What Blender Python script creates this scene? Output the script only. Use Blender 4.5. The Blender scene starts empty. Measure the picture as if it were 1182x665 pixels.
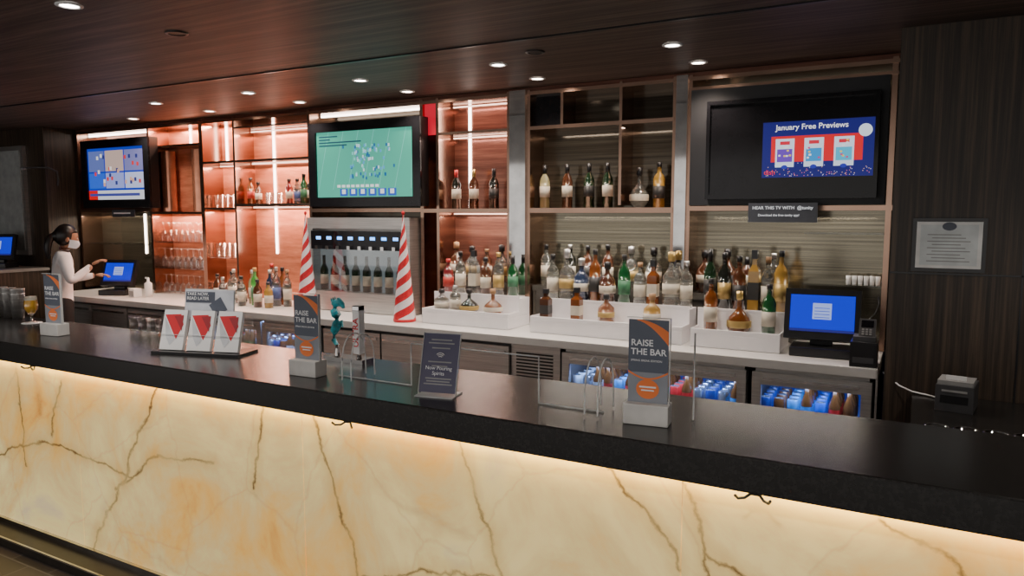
import bpy, math, random
from mathutils import Vector, Matrix
random.seed(7)
C=bpy.context.scene.collection
# ------------------------------------------------------------ materials
MC={}
def nm(name):
    m=bpy.data.materials.new(name); m.use_nodes=True
    return m,m.node_tree,m.node_tree.nodes.get("Principled BSDF")
def P(name,col,rough=.5,metal=0.,trans=0.,coat=0.,var=.12,scale=12.,spec=.5,alpha=1.):
    if name in MC: return MC[name]
    m,nt,b=nm(name)
    b.inputs["Roughness"].default_value=rough; b.inputs["Metallic"].default_value=metal
    b.inputs["Transmission Weight"].default_value=trans; b.inputs["Coat Weight"].default_value=coat
    b.inputs["Specular IOR Level"].default_value=spec
    tc=nt.nodes.new("ShaderNodeTexCoord"); no=nt.nodes.new("ShaderNodeTexNoise"); no.inputs["Scale"].default_value=scale
    nt.links.new(tc.outputs["Object"],no.inputs["Vector"])
    cr=nt.nodes.new("ShaderNodeValToRGB"); cr.color_ramp.elements[0].position=.3; cr.color_ramp.elements[1].position=.7
    cr.color_ramp.elements[0].color=[c*(1-var) for c in col[:3]]+[1]; cr.color_ramp.elements[1].color=[min(1,c*(1+var)) for c in col[:3]]+[1]
    nt.links.new(no.outputs["Fac"],cr.inputs["Fac"]); nt.links.new(cr.outputs["Color"],b.inputs["Base Color"])
    MC[name]=m; return m
def E(name,col,s=1.):
    if name in MC: return MC[name]
    m,nt,b=nm(name); b.inputs["Base Color"].default_value=(*[c*.2 for c in col],1)
    b.inputs["Emission Color"].default_value=(*col,1); b.inputs["Emission Strength"].default_value=s
    b.inputs["Roughness"].default_value=.3
    MC[name]=m; return m
def streak(name,c1,c2,scale,rough=.4,metal=0.,c3=None,spec=.5,coat=0.,lo=.35,hi=.65):
    if name in MC: return MC[name]
    m,nt,b=nm(name)
    tc=nt.nodes.new("ShaderNodeTexCoord"); mp=nt.nodes.new("ShaderNodeMapping"); mp.inputs["Scale"].default_value=scale
    no=nt.nodes.new("ShaderNodeTexNoise"); no.inputs["Scale"].default_value=1; no.inputs["Detail"].default_value=5; no.inputs["Roughness"].default_value=.7
    nt.links.new(tc.outputs["Object"],mp.inputs["Vector"]); nt.links.new(mp.outputs["Vector"],no.inputs["Vector"])
    cr=nt.nodes.new("ShaderNodeValToRGB"); e=cr.color_ramp.elements
    e[0].position=lo; e[1].position=hi; e[0].color=(*c1,1); e[1].color=(*c2,1)
    if c3:
        k=cr.color_ramp.elements.new((lo+hi)/2); k.color=(*c3,1)
    nt.links.new(no.outputs["Fac"],cr.inputs["Fac"]); nt.links.new(cr.outputs["Color"],b.inputs["Base Color"])
    b.inputs["Roughness"].default_value=rough; b.inputs["Metallic"].default_value=metal
    b.inputs["Specular IOR Level"].default_value=spec; b.inputs["Coat Weight"].default_value=coat
    MC[name]=m; return m
def clear(name,tint=(1,1,1),gl=.12,edge=None):
    if name in MC: return MC[name]
    m=bpy.data.materials.new(name); m.use_nodes=True; nt=m.node_tree; nt.nodes.clear()
    o=nt.nodes.new("ShaderNodeOutputMaterial"); mx=nt.nodes.new("ShaderNodeMixShader")
    t=nt.nodes.new("ShaderNodeBsdfTransparent"); g=nt.nodes.new("ShaderNodeBsdfGlossy"); g.inputs["Roughness"].default_value=.05
    t.inputs["Color"].default_value=(*tint,1)
    lw=nt.nodes.new("ShaderNodeLayerWeight"); lw.inputs["Blend"].default_value=.35
    ma=nt.nodes.new("ShaderNodeMath"); ma.operation='MULTIPLY_ADD'; ma.inputs[1].default_value=.75; ma.inputs[2].default_value=gl; ma.use_clamp=True
    nt.links.new(lw.outputs["Facing"],ma.inputs[0]); nt.links.new(ma.outputs[0],mx.inputs[0])
    nt.links.new(t.outputs[0],mx.inputs[1]); nt.links.new(g.outputs[0],mx.inputs[2]); nt.links.new(mx.outputs[0],o.inputs[0])
    MC[name]=m; return m

wood_wall=streak("zebrano_wood_dark",(.017,.012,.008),(.10,.066,.042),(55,55,1.2),.45,c3=(.046,.031,.021))
wood_ceiling=streak("ceiling_wood",(.045,.032,.027),(.165,.12,.10),(.9,34,1),.5,c3=(.09,.064,.053),spec=.3)
copper=P("bronze_copper_metal",(.42,.27,.2),.22,1.,var=.15,scale=3)
chrome=P("polished_chrome",(.62,.61,.6),.06,1.)
steel=streak("brushed_stainless",(.5,.49,.48),(.68,.66,.64),(3,3,120),.35,.85)
goldpanel=streak("brushed_gold_panel",(.11,.10,.075),(.26,.24,.18),(.5,2,70),.14,.8,c3=(.17,.155,.115))
coralpanel=streak("coral_copper_panel",(.52,.17,.09),(.87,.40,.25),(1.2,2,9),.28,.5,c3=(.7,.27,.16))
redpanel=streak("dark_copper_panel",(.12,.05,.035),(.3,.14,.095),(1.0,2,20),.2,.6,c3=(.2,.085,.06))
darkpanel=streak("smoked_panel",(.035,.03,.023),(.11,.095,.07),(.6,2,50),.12,.6,c3=(.07,.058,.042))
quartz=P("white_quartz",(.7,.68,.66),.3,var=.04)
whiteplastic=P("white_tray_acrylic",(.9,.88,.9),.25,var=.02)
smoke=P("smoked_acrylic",(.09,.085,.075),.15)
black=P("black_plastic",(.012,.012,.014),.3)
blackgloss=P("black_gloss",(.008,.008,.01),.12,spec=.3)
darkgrey=P("dark_grey_plastic",(.06,.06,.065),.45)
grey=P("grey_plastic",(.3,.3,.3),.5)
white=P("white_paper",(.85,.85,.85),.6,var=.02)
redp=P("red_print",(.65,.02,.03),.5,var=.03)
orange=P("orange_print",(.85,.2,.04),.5,var=.03)
slate=P("slate_print",(.075,.09,.13),.4,var=.03)
purple=P("purple_grey_print",(.085,.08,.14),.4,var=.05)
ltgrey=P("light_grey_block",(.6,.59,.57),.5)
ink=P("white_ink",(.85,.87,.9),.6,var=.01)
glass=clear("clear_glass",(.97,.98,.98),.06)
acrylic=clear("clear_acrylic",(.985,.99,.99),.02)
acryledge=P("acrylic_edge",(.75,.77,.77),.15,0,.3)
ledw=E("led_white_warm",(1,.84,.74),11)
ledline=E("led_line_pink",(1,.6,.45),4.5)
def granite():
    m,nt,b=nm("dark_granite")
    tc=nt.nodes.new("ShaderNodeTexCoord"); no=nt.nodes.new("ShaderNodeTexNoise"); no.inputs["Scale"].default_value=90; no.inputs["Detail"].default_value=6
    nt.links.new(tc.outputs["Object"],no.inputs["Vector"])
    cr=nt.nodes.new("ShaderNodeValToRGB"); cr.color_ramp.elements[0].position=.35; cr.color_ramp.elements[1].position=.8
    cr.color_ramp.elements[0].color=(.009,.0085,.008,1); cr.color_ramp.elements[1].color=(.024,.022,.021,1)
    nt.links.new(no.outputs["Fac"],cr.inputs["Fac"]); nt.links.new(cr.outputs["Color"],b.inputs["Base Color"])
    b.inputs["Roughness"].default_value=.24
    bp=nt.nodes.new("ShaderNodeBump"); bp.inputs["Strength"].default_value=.03; bp.inputs["Distance"].default_value=.001
    nt.links.new(no.outputs["Fac"],bp.inputs["Height"]); nt.links.new(bp.outputs[0],b.inputs["Normal"])
    return m
granite_m=granite()
def onyx():
    m,nt,b=nm("backlit_onyx"); N=nt.nodes; L=nt.links
    tc=N.new("ShaderNodeTexCoord")
    wn=N.new("ShaderNodeTexNoise"); wn.inputs["Scale"].default_value=5; wn.inputs["Detail"].default_value=6; wn.inputs["Roughness"].default_value=.6
    L.new(tc.outputs["Object"],wn.inputs["Vector"])
    s=N.new("ShaderNodeVectorMath"); s.operation='SUBTRACT'; s.inputs[1].default_value=(.5,.5,.5); L.new(wn.outputs["Color"],s.inputs[0])
    s2=N.new("ShaderNodeVectorMath"); s2.operation='MULTIPLY'; s2.inputs[1].default_value=(.13,0,.13); L.new(s.outputs[0],s2.inputs[0])
    ad=N.new("ShaderNodeVectorMath"); ad.operation='ADD'; L.new(tc.outputs["Object"],ad.inputs[0]); L.new(s2.outputs[0],ad.inputs[1])
    fl=N.new("ShaderNodeVectorMath"); fl.operation='MULTIPLY'; fl.inputs[1].default_value=(1,0,1); L.new(ad.outputs[0],fl.inputs[0])
    lines=[[(-1.342,.96),(-1.291,.805),(-1.173,.512),(-1.0,.05)],[(-2.03,.97),(-1.916,.691),(-1.807,.405),(-1.72,.05)],
      [(-2.93,.98),(-3.132,.633),(-3.519,.06)],[(-4.4,.40),(-3.882,.558),(-3.176,.5)],[(-2.29,.97),(-2.33,.597)],
      [(-3.3,.42),(-3.0,.62),(-2.6,.66)],[(-.83,.97),(-.694,.834),(-.572,.69)],[(-.56,.96),(-.483,.683),(-.5,.3)],
      [(-.05,.96),(.127,.846),(.4,.6)],[(-1.8,.32),(-1.5,.45),(-1.2,.5)],[(-4.1,.9),(-4.05,.4)],[(-.5,.75),(-.25,.62)],[(-3.7,.9),(-3.8,.6)]]
    last=None
    for ln in lines:
        for a,c in zip(ln,ln[1:]):
            A=Vector((a[0],0,a[1])); B=Vector((c[0],0,c[1])); ba=B-A
            v=N.new("ShaderNodeVectorMath"); v.operation='SUBTRACT'; v.inputs[1].default_value=A; L.new(fl.outputs[0],v.inputs[0])
            d=N.new("ShaderNodeVectorMath"); d.operation='DOT_PRODUCT'; d.inputs[1].default_value=ba/ba.length_squared; L.new(v.outputs[0],d.inputs[0])
            c1=N.new("ShaderNodeMath"); c1.operation='ADD'; c1.inputs[1].default_value=0; c1.use_clamp=True; L.new(d.outputs["Value"],c1.inputs[0])
            sc=N.new("ShaderNodeVectorMath"); sc.operation='SCALE'; sc.inputs[0].default_value=ba; L.new(c1.outputs[0],sc.inputs["Scale"])
            df=N.new("ShaderNodeVectorMath"); df.operation='DISTANCE'; L.new(v.outputs[0],df.inputs[0]); L.new(sc.outputs[0],df.inputs[1])
            if last is None: last=df.outputs["Value"]
            else:
                mn=N.new("ShaderNodeMath"); mn.operation='MINIMUM'; L.new(last,mn.inputs[0]); L.new(df.outputs["Value"],mn.inputs[1]); last=mn.outputs[0]
    vm=N.new("ShaderNodeMapRange"); vm.inputs["From Min"].default_value=.0; vm.inputs["From Max"].default_value=.0095; vm.inputs["To Min"].default_value=1; vm.inputs["To Max"].default_value=0; L.new(last,vm.inputs["Value"])
    hm=N.new("ShaderNodeMapRange"); hm.inputs["From Min"].default_value=0; hm.inputs["From Max"].default_value=.06; hm.inputs["To Min"].default_value=.4; hm.inputs["To Max"].default_value=0; L.new(last,hm.inputs["Value"])
    n1=N.new("ShaderNodeTexNoise"); n1.inputs["Scale"].default_value=1.9; n1.inputs["Detail"].default_value=9; n1.inputs["Roughness"].default_value=.64; n1.inputs["Distortion"].default_value=.6; L.new(tc.outputs["Object"],n1.inputs["Vector"])
    cr=N.new("ShaderNodeValToRGB"); e=cr.color_ramp.elements
    e[0].position=.28; e[0].color=(.74,.62,.36,1); e[1].position=.76; e[1].color=(.62,.22,.03,1)
    k=e.new(.40); k.color=(.96,.76,.33,1)
    k=e.new(.52); k.color=(.80,.60,.26,1)
    k=e.new(.63); k.color=(.92,.52,.13,1)
    L.new(n1.outputs["Fac"],cr.inputs["Fac"])
    m1=N.new("ShaderNodeMixRGB"); m1.inputs[2].default_value=(.55,.33,.09,1); L.new(hm.outputs[0],m1.inputs[0]); L.new(cr.outputs[0],m1.inputs[1])
    n2=N.new("ShaderNodeTexNoise"); n2.inputs["Scale"].default_value=4; n2.inputs["Detail"].default_value=4; L.new(tc.outputs["Object"],n2.inputs["Vector"])
    r2=N.new("ShaderNodeMapRange"); r2.inputs["From Min"].default_value=.38; r2.inputs["From Max"].default_value=.6; r2.inputs["To Min"].default_value=.3; r2.inputs["To Max"].default_value=1; L.new(n2.outputs["Fac"],r2.inputs["Value"])
    mm=N.new("ShaderNodeMath"); mm.operation='MULTIPLY'; L.new(vm.outputs[0],mm.inputs[0]); L.new(r2.outputs[0],mm.inputs[1])
    m2=N.new("ShaderNodeMixRGB"); m2.inputs[2].default_value=(.10,.05,.02,1); L.new(mm.outputs[0],m2.inputs[0]); L.new(m1.outputs[0],m2.inputs[1])
    vo=N.new("ShaderNodeTexVoronoi"); vo.feature='DISTANCE_TO_EDGE'; vo.inputs["Scale"].default_value=1.6; L.new(fl.outputs[0],vo.inputs["Vector"])
    hv=N.new("ShaderNodeMapRange"); hv.inputs["From Max"].default_value=.012; hv.inputs["To Min"].default_value=.2; hv.inputs["To Max"].default_value=0; L.new(vo.outputs["Distance"],hv.inputs["Value"])
    m3=N.new("ShaderNodeMixRGB"); m3.inputs[2].default_value=(.3,.2,.1,1); L.new(hv.outputs[0],m3.inputs[0]); L.new(m2.outputs[0],m3.inputs[1])
    L.new(m3.outputs[0],b.inputs["Base Color"]); L.new(m3.outputs[0],b.inputs["Emission Color"])
    b.inputs["Emission Strength"].default_value=.43; b.inputs["Roughness"].default_value=.25
    return m
onyx_m=onyx()
# ------------------------------------------------------------ mesh builder
class M:
    def __init__(s): s.v=[];s.f=[];s.mi=[];s.ms=[];s.sm=[];s.X=None
    def _m(s,m):
        if m not in s.ms: s.ms.append(m)
        return s.ms.index(m)
    def add(s,vs,fs,m,smooth=False):
        o=len(s.v)
        for p in vs:
            p=Vector(p)
            if s.X is not None: p=s.X@p
            s.v.append(p)
        k=s._m(m) if not isinstance(m,list) else None
        for i,f in enumerate(fs):
            s.f.append([o+j for j in f]); s.mi.append(k if k is not None else s._m(m[i])); s.sm.append(smooth)
    def box(s,x0,x1,y0,y1,z0,z1,m):
        s.add([(x0,y0,z0),(x1,y0,z0),(x1,y1,z0),(x0,y1,z0),(x0,y0,z1),(x1,y0,z1),(x1,y1,z1),(x0,y1,z1)],
              [(3,2,1,0),(4,5,6,7),(0,1,5,4),(1,2,6,5),(2,3,7,6),(3,0,4,7)],m)
    def lathe(s,c,prof,m,n=16,smooth=True,twist=0):
        vs=[];fs=[];ml=[]
        for k,(r,z) in enumerate(prof):
            for i in range(n):
                a=2*math.pi*i/n+twist*k; vs.append((c[0]+r*math.cos(a),c[1]+r*math.sin(a),c[2]+z))
        for k in range(len(prof)-1):
            for i in range(n):
                j=(i+1)%n; fs.append((k*n+i,k*n+j,(k+1)*n+j,(k+1)*n+i))
                if isinstance(m,list): ml.append(m[k] if len(m)==len(prof)-1 else m[(i*len(m))//n])
        s.add(vs,fs,ml if isinstance(m,list) else m,smooth)
    def tube(s,pts,r,m,n=8,closed=False):
        pts=[Vector(p) for p in pts]; vs=[];fs=[];N=len(pts)
        for i,p in enumerate(pts):
            a=pts[max(0,i-1)]; b=pts[min(N-1,i+1)]; t=(b-a).normalized()
            u=t.cross(Vector((0,0,1)))
            if u.length<.1: u=t.cross(Vector((0,1,0)))
            u.normalize(); w=t.cross(u); rr=r[i] if isinstance(r,list) else r
            for k in range(n):
                an=2*math.pi*k/n; vs.append(p+u*rr*math.cos(an)+w*rr*math.sin(an))
        for i in range(N-1):
            for k in range(n):
                j=(k+1)%n; fs.append((i*n+k,i*n+j,(i+1)*n+j,(i+1)*n+k))
        fs.append(tuple(range(n))); fs.append(tuple((N-1)*n+k for k in reversed(range(n))))
        s.add(vs,fs,m,True)
    def poly(s,pts,m): s.add(pts,[tuple(range(len(pts)))],m)
    def sphere(s,c,r,m,n=16,k=10):
        if not isinstance(r,(tuple,list)): r=(r,r,r)
        vs=[];fs=[]
        for i in range(k+1):
            ph=math.pi*i/k
            for j in range(n):
                a=2*math.pi*j/n; vs.append((c[0]+r[0]*math.sin(ph)*math.cos(a),c[1]+r[1]*math.sin(ph)*math.sin(a),c[2]+r[2]*math.cos(ph)))
        for i in range(k):
            for j in range(n):
                q=(j+1)%n; fs.append((i*n+j,(i+1)*n+j,(i+1)*n+q,i*n+q))
        s.add(vs,fs,m,True)
    def obj(s,name,parent=None,loc=None,rot=None,bevel=0):
        me=bpy.data.meshes.new(name); me.from_pydata([tuple(v) for v in s.v],[],s.f)
        for m in s.ms: me.materials.append(m)
        for p,k,q in zip(me.polygons,s.mi,s.sm): p.material_index=k; p.use_smooth=q
        me.update(); o=bpy.data.objects.new(name,me); C.objects.link(o)
        if loc: o.location=loc
        if rot: o.rotation_euler=rot
        if parent: o.parent=parent
        if bevel:
            b=o.modifiers.new("bevel","BEVEL"); b.width=bevel; b.segments=2; b.limit_method='ANGLE'
        return o
def B(name,x0,x1,y0,y1,z0,z1,m,parent=None,bevel=0):
    q=M(); q.box(x0,x1,y0,y1,z0,z1,m); return q.obj(name,parent,bevel=bevel)
def EM(name,loc=(0,0,0),rot=(0,0,0)):
    e=bpy.data.objects.new(name,None); e.location=loc; e.rotation_euler=rot; e.empty_display_size=.1; C.objects.link(e); return e
def T(body,size,loc,m,parent,rot=(math.pi/2,0,0),al='CENTER',name="lettering",space=1.0,bold=0):
    cu=bpy.data.curves.new(name,'FONT'); cu.body=body; cu.size=size; cu.align_x=al; cu.align_y='CENTER'; cu.space_line=space; cu.extrude=.0003; cu.offset=bold
    cu.materials.append(m); o=bpy.data.objects.new(name,cu); o.location=loc; o.rotation_euler=rot; C.objects.link(o)
    if parent: o.parent=parent
    return o
# ------------------------------------------------------------ room
m,nt,b=nm("dark_tile_floor"); tc=nt.nodes.new("ShaderNodeTexCoord"); br=nt.nodes.new("ShaderNodeTexBrick")
br.inputs["Scale"].default_value=1.6; br.inputs["Color1"].default_value=(.025,.02,.017,1); br.inputs["Color2"].default_value=(.04,.03,.026,1); br.inputs["Mortar"].default_value=(.09,.08,.07,1); br.inputs["Mortar Size"].default_value=.006
nt.links.new(tc.outputs["Object"],br.inputs["Vector"]); nt.links.new(br.outputs["Color"],b.inputs["Base Color"]); b.inputs["Roughness"].default_value=.35
B("floor",-10.5,3,-2.5,5.3,-.1,0,m)
B("ceiling",-10.5,3,-2.5,5.3,2.62,2.72,wood_ceiling)
B("trim_ceiling_groove",-10,2.6,3.44,3.46,2.612,2.62,black)
B("wall_back",-8.02,-.13,5.0,5.3,0,2.62,darkpanel)
B("wall_right",-.13,3,4.15,5.3,0,2.62,wood_wall)
B("wall_side_right",2.9,3.0,-2.5,4.15,0,2.62,wood_wall)
B("wall_left",-10.5,-8.02,4.43,5.3,0,2.62,wood_wall)
B("wall_side_left",-10.5,-10.4,-2.5,4.43,0,2.62,wood_wall)
q=M(); q.box(-.13,2.9,4.146,4.15,1.425,1.433,black); q.box(.42,.428,4.146,4.15,0,2.62,black); q.obj("trim_panel_seams")
q=M(); q.box(-9.0,-8.36,4.39,4.43,1.28,2.44,steel); q.box(-8.95,-8.41,4.385,4.39,1.33,2.39,P("frosted_window",(.4,.42,.42),.2)); q.obj("window_1")
# ------------------------------------------------------------ front bar
bar=EM("bar_counter")
B("countertop",-7.2,2.2,1.985,2.57,.97,1.07,granite_m,bar,bevel=.006)
q=M(); 
for a,c in [(-7.0,-5.07),(-5.07,-3.57),(-3.57,-2.07),(-2.07,-.57),(-.57,.93),(.93,2.2)]:
    q.box(a+.0015,c-.0015,2.05,2.08,.075,.968,onyx_m)
q.obj("onyx_panels",bar)
B("bar_body",-7.0,2.2,2.085,2.5,.0,.968,grey,bar)
q=M(); q.box(-7.0,2.2,1.93,2.083,.0,.05,P("kick_metal_dark",(.05,.045,.04),.3,.8)); q.box(-7.0,2.2,1.925,1.935,.045,.052,chrome); q.box(-7.0,2.2,2.035,2.049,.05,.075,chrome); q.obj("kick_ledge",bar)
for hx in (-3.85,-1.80,-.36):
    q=M()
    for s in (-1,1):
        q.tube([(hx,2.02,.967),(hx+s*.012,2.01,.962),(hx+s*.025,2.0,.952),(hx+s*.04,1.985,.953),(hx+s*.046,1.975,.964)],.004,darkgrey,6)
    q.box(hx-.012,hx+.012,2.0,2.03,.962,.969,black)
    q.obj("purse_hook",bar)
# ------------------------------------------------------------ back counter
bc=EM("back_counter")
B("worktop",-7.75,-.16,4.2,4.98,.865,.918,quartz,bc,bevel=.004)
B("plinth",-7.7,-.17,4.32,4.95,0,.1,black,bc)
def steeldoor(q,a,c,z0=.12,z1=.84):
    q.box(a,c,4.25,4.9,z0-.02,z1+.02,darkgrey); q.box(a+.008,c-.008,4.225,4.25,z0,z1,steel)
    q.box(a+.03,c-.03,4.205,4.225,z1-.05,z1-.03,chrome)
q=M()
for a,c in [(-2.9,-2.36),(-3.45,-2.9),(-4.02,-3.45),(-5.9,-5.35),(-6.45,-5.9),(-7.0,-6.45),(-7.6,-7.0)]: steeldoor(q,a,c)
q.box(-2.36,-2.0,4.25,4.9,.1,.86,steel)
for i in range(9): q.box(-2.32,-2.05,4.244,4.25,.62+i*.022,.63+i*.022,black)
q.box(-.17,-.16,4.22,4.9,.05,.86,steel)
q.obj("steel_cabinets",bc)
cans=[P("can_blue",(.01,.10,.6),.3,.2),P("can_sky",(.05,.3,.7),.3,.2),P("can_white",(.6,.65,.75),.3),P("can_red",(.6,.02,.02),.3),P("can_silver",(.4,.42,.48),.25,.8),P("can_navy",(.01,.03,.2),.3),P("bottle_brown",(.12,.04,.01),.1),P("bottle_green",(.02,.15,.04),.1)]
def cooler(name,a,c):
    e=EM(name); e.parent=bc; q=M()
    inn=E("cooler_lining_glow",(.01,.04,.4),.45)  # lining emits blue itself, glow put in to brighten the dim interior
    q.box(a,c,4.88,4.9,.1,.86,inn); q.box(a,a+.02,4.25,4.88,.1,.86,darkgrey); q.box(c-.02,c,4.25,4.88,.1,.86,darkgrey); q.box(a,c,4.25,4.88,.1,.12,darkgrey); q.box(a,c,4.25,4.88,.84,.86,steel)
    n=max(1,round((c-a)/.62)); w=(c-a)/n
    q.box(a+.03,c-.03,4.30,4.86,.552,.56,chrome)
    for i in range(n):
        x0=a+i*w+.006;x1=a+(i+1)*w-.006
        q.box(x0,x1,4.22,4.25,.12,.17,steel);q.box(x0,x1,4.22,4.25,.77,.84,steel);q.box(x0,x0+.05,4.22,4.25,.17,.77,steel);q.box(x1-.05,x1,4.22,4.25,.17,.77,steel)
        q.box(x0+.06,x1-.06,4.203,4.217,.80,.815,chrome)
    q.obj("cabinet",e)
    g=M(); g.box(a+.05,c-.05,4.232,4.236,.17,.77,clear("cooler_door_glass",(.95,.97,1),.01)); g.obj("glass_door",e)
    q=M()
    for z in (.562,.125):
        x=a+.07
        while x<c-.06:
            mc=random.choice(cans); tall=random.random()<.5
            for y in (4.32,4.41,4.5,4.59):
                if not tall:
                    q.lathe((x,y,z),[(0,0),(.026,0),(.031,.008),(.031,.11),(.026,.12)],mc,12); q.lathe((x,y,z),[(.026,.12),(.0,.118)],cans[4],12)
                else:
                    q.lathe((x,y,z),[(0,0),(.028,0),(.03,.01),(.03,.035)],cans[6],12); q.lathe((x,y,z),[(.0305,.035),(.0305,.09)],mc,12); q.lathe((x,y,z),[(.03,.09),(.03,.11),(.012,.16),(.012,.2),(0,.2)],cans[6],12)
            x+=.072
    q.obj("cans_and_bottles",e)
    q=M(); q.box(a+.06,c-.06,4.27,4.28,.825,.838,E("cooler_led",(.25,.45,1),30)); q.obj("cooler_light",e)
    l=bpy.data.lights.new("cooler_lamp",'AREA'); l.shape='RECTANGLE'; l.size=(c-a)*.85; l.size_y=.03; l.energy=5*(c-a); l.color=(.4,.6,1); o=bpy.data.objects.new("cooler_lamp",l); o.location=((a+c)/2,4.275,.82); o.rotation_euler=(.35,0,0); C.objects.link(o); o.parent=e
cooler("beverage_cooler",-.80,-.18); cooler("beverage_cooler",-1.98,-.82); cooler("beverage_cooler",-5.33,-4.04)
# ------------------------------------------------------------ back bar shelving
sh=EM("back_bar_shelving"); ZB=.922
q=M(); Yb=4.975
def back(a,c,z0,z1,m): q.box(a,c,Yb,4.998,z0,z1,m)
back(-8.0,-6.78,ZB,1.75,goldpanel); back(-8.0,-6.78,1.75,2.6,redpanel)
back(-6.78,-4.64,ZB,2.6,coralpanel)
back(-4.64,-3.44,ZB,2.6,darkpanel)
back(-3.44,-2.64,ZB,2.6,redpanel)
back(-2.52,-1.42,ZB,1.75,goldpanel); back(-2.52,-1.42,1.75,2.6,darkpanel)
back(-1.35,-.14,ZB,2.6,goldpanel)
q.obj("back_panels",sh)
q=M()
q.box(-8.0,-.14,4.76,Yb,2.585,2.617,redpanel)
for x,w in [(-7.98,.03),(-6.78,.03),(-6.0,.05),(-5.55,.025),(-4.62,.03),(-3.44,.03),(-3.29,.025),(-2.66,.03),(-2.5,.03),(-1.80,.02),(-1.43,.025),(-1.33,.025),(-.17,.03)]:
    z0=ZB
    if x==-1.80: z0=1.78
    q.box(x-w/2,x+w/2,4.75,Yb,z0,2.6,copper)
for a,c,z,h in [(-8,-6.78,1.755,.03),(-6.78,-6.0,1.73,.02),(-6,-5.55,1.77,.02),(-6,-5.55,2.2,.02),(-5.55,-4.62,1.80,.025),(-5.55,-4.62,2.2,.02),(-5.55,-4.62,2.5,.015),(-6.78,-6,2.38,.02),
   (-4.62,-3.44,1.75,.03),(-3.44,-2.66,1.745,.03),(-3.29,-2.66,2.33,.02),(-2.5,-1.43,1.745,.035),(-2.5,-1.43,2.33,.025),(-1.33,-.15,1.755,.03),(-1.33,-.15,2.51,.02),
   (-8,-.14,2.575,.025)]:
    q.box(a,c,4.745,Yb,z-h/2,z+h/2,copper)
q.box(-2.25,-2.23,4.76,Yb,2.34,2.57,copper)
q.box(-2.49,-2.25,4.80,4.81,2.345,2.565,blackgloss)
q.obj("copper_frames",sh)
q=M(); q.box(-2.645,-2.515,4.73,Yb,ZB,2.6,chrome); q.box(-1.417,-1.343,4.73,Yb,ZB,2.6,chrome); q.obj("mirror_columns",sh)
q=M(); q.box(-3.42,-3.305,4.77,4.79,2.33,2.57,E("red_lightbox",(.8,.01,.04),.8)); q.obj("red_lightbox_panel",sh)
q=M()
for x in (-6.68,-6.22):
    q.lathe((x,4.9,1.745),[(.07,0),(.07,.6)],P("coral_tube",(.85,.36,.22),.2,.7),20)
q.obj("copper_tubes",sh)
q=M()
for x,z0,z1 in [(-6.42,2.4,2.56),(-5.9,2.22,2.56),(-5.27,1.82,2.19),(-5.27,2.21,2.56),(-5.27,1.35,1.78),(-3.13,1.77,2.32),(-3.13,2.34,2.56),(-7.2,1.3,1.72),(-6.2,1.2,1.7)]:
    q.box(x-.010,x+.010,Yb-.012,Yb,z0,z1,ledw)
q.box(-7.94,-6.82,4.86,4.88,2.545,2.56,ledw); q.box(-4.58,-3.48,4.86,4.88,2.545,2.56,ledw)
q.box(-3.26,-2.7,4.93,4.94,2.545,2.555,ledline);q.box(-3.26,-2.7,4.93,4.94,2.305,2.315,ledline);q.box(-3.26,-2.7,4.93,4.94,1.715,1.725,ledline)
for z in (2.18,1.775,2.475): q.box(-5.52,-4.66,4.93,4.94,z,z+.01,ledline)
q.box(-5.96,-5.58,4.93,4.94,2.17,2.18,ledline)
q.box(-1.3,-.2,4.93,4.94,2.49,2.5,E("led_dim",(1,.8,.6),1.2))
q.obj("led_strips",sh)
q=M()
for z in (1.44,1.18): q.box(-6.76,-6.03,4.77,Yb,z-.006,z+.006,glass)
q.box(-5.97,-5.57,4.77,Yb,1.30,1.31,glass)
q.box(-.62,-.19,4.77,Yb,1.60,1.61,glass); q.box(-.62,-.19,4.77,Yb,1.29,1.30,glass); q.box(-7.95,-6.8,4.77,Yb,1.40,1.41,glass)
q.obj("glass_shelves",sh)
for a,c in ((-3.27,-2.68),(-2.48,-1.45),(-1.31,-.66)):
    q=M(); q.box(a,c,4.78,4.96,1.16,1.20,smoke); q.box(a,a+.02,4.79,4.95,ZB,1.16,smoke); q.box(c-.02,c,4.79,4.95,ZB,1.16,smoke); q.box(a+.02,c-.02,4.80,4.81,ZB,1.16,smoke); q.obj("bottle_step")
def wineglass(q,x,y,z,s=1,inv=False):
    pr=[(.032,0),(.032,.003),(.004,.008),(.004,.07),(.02,.085),(.036,.12),(.036,.14),(.03,.18)]
    if inv: pr=[(r,.18-h) for r,h in reversed(pr)]
    q.lathe((x,y,z),[(r*s,h*s) for r,h in pr],glass,12)
def tumbler(q,x,y,z,r=.035,h=.11): q.lathe((x,y,z),[(0,0.002),(r*.85,0.002),(r,h),(r*.93,h),(r*.8,.01),(0,.01)],glass,14)
q=M()
for z in (1.4462,1.187):
    for i in range(8):
        for y in (4.83,4.91): wineglass(q,-6.70+i*.085,y,z,1.05,True)
for i in range(8): wineglass(q,-6.70+i*.085,4.83,.923,1.05,True)
q.obj("stemmed_glasses")
q=M()
for i in range(5):
    tumbler(q,-5.92+i*.075,4.85,1.31,.033,.13); tumbler(q,-5.92+i*.075,4.85,1.781,.03,.12)
    tumbler(q,-5.92+i*.075,4.85,.921,.033,.14);
for i in range(3): tumbler(q,-5.26+i*.075,4.88,1.813,.03,.1)
q.obj("tumbler_glasses")
q=M()
for i in range(6): q.lathe((-.37+i*.032,4.86,1.30),[(0,0),(.012,0),(.015,.05),(0,.05)],white,10)
q.obj("shot_cups")
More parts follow.
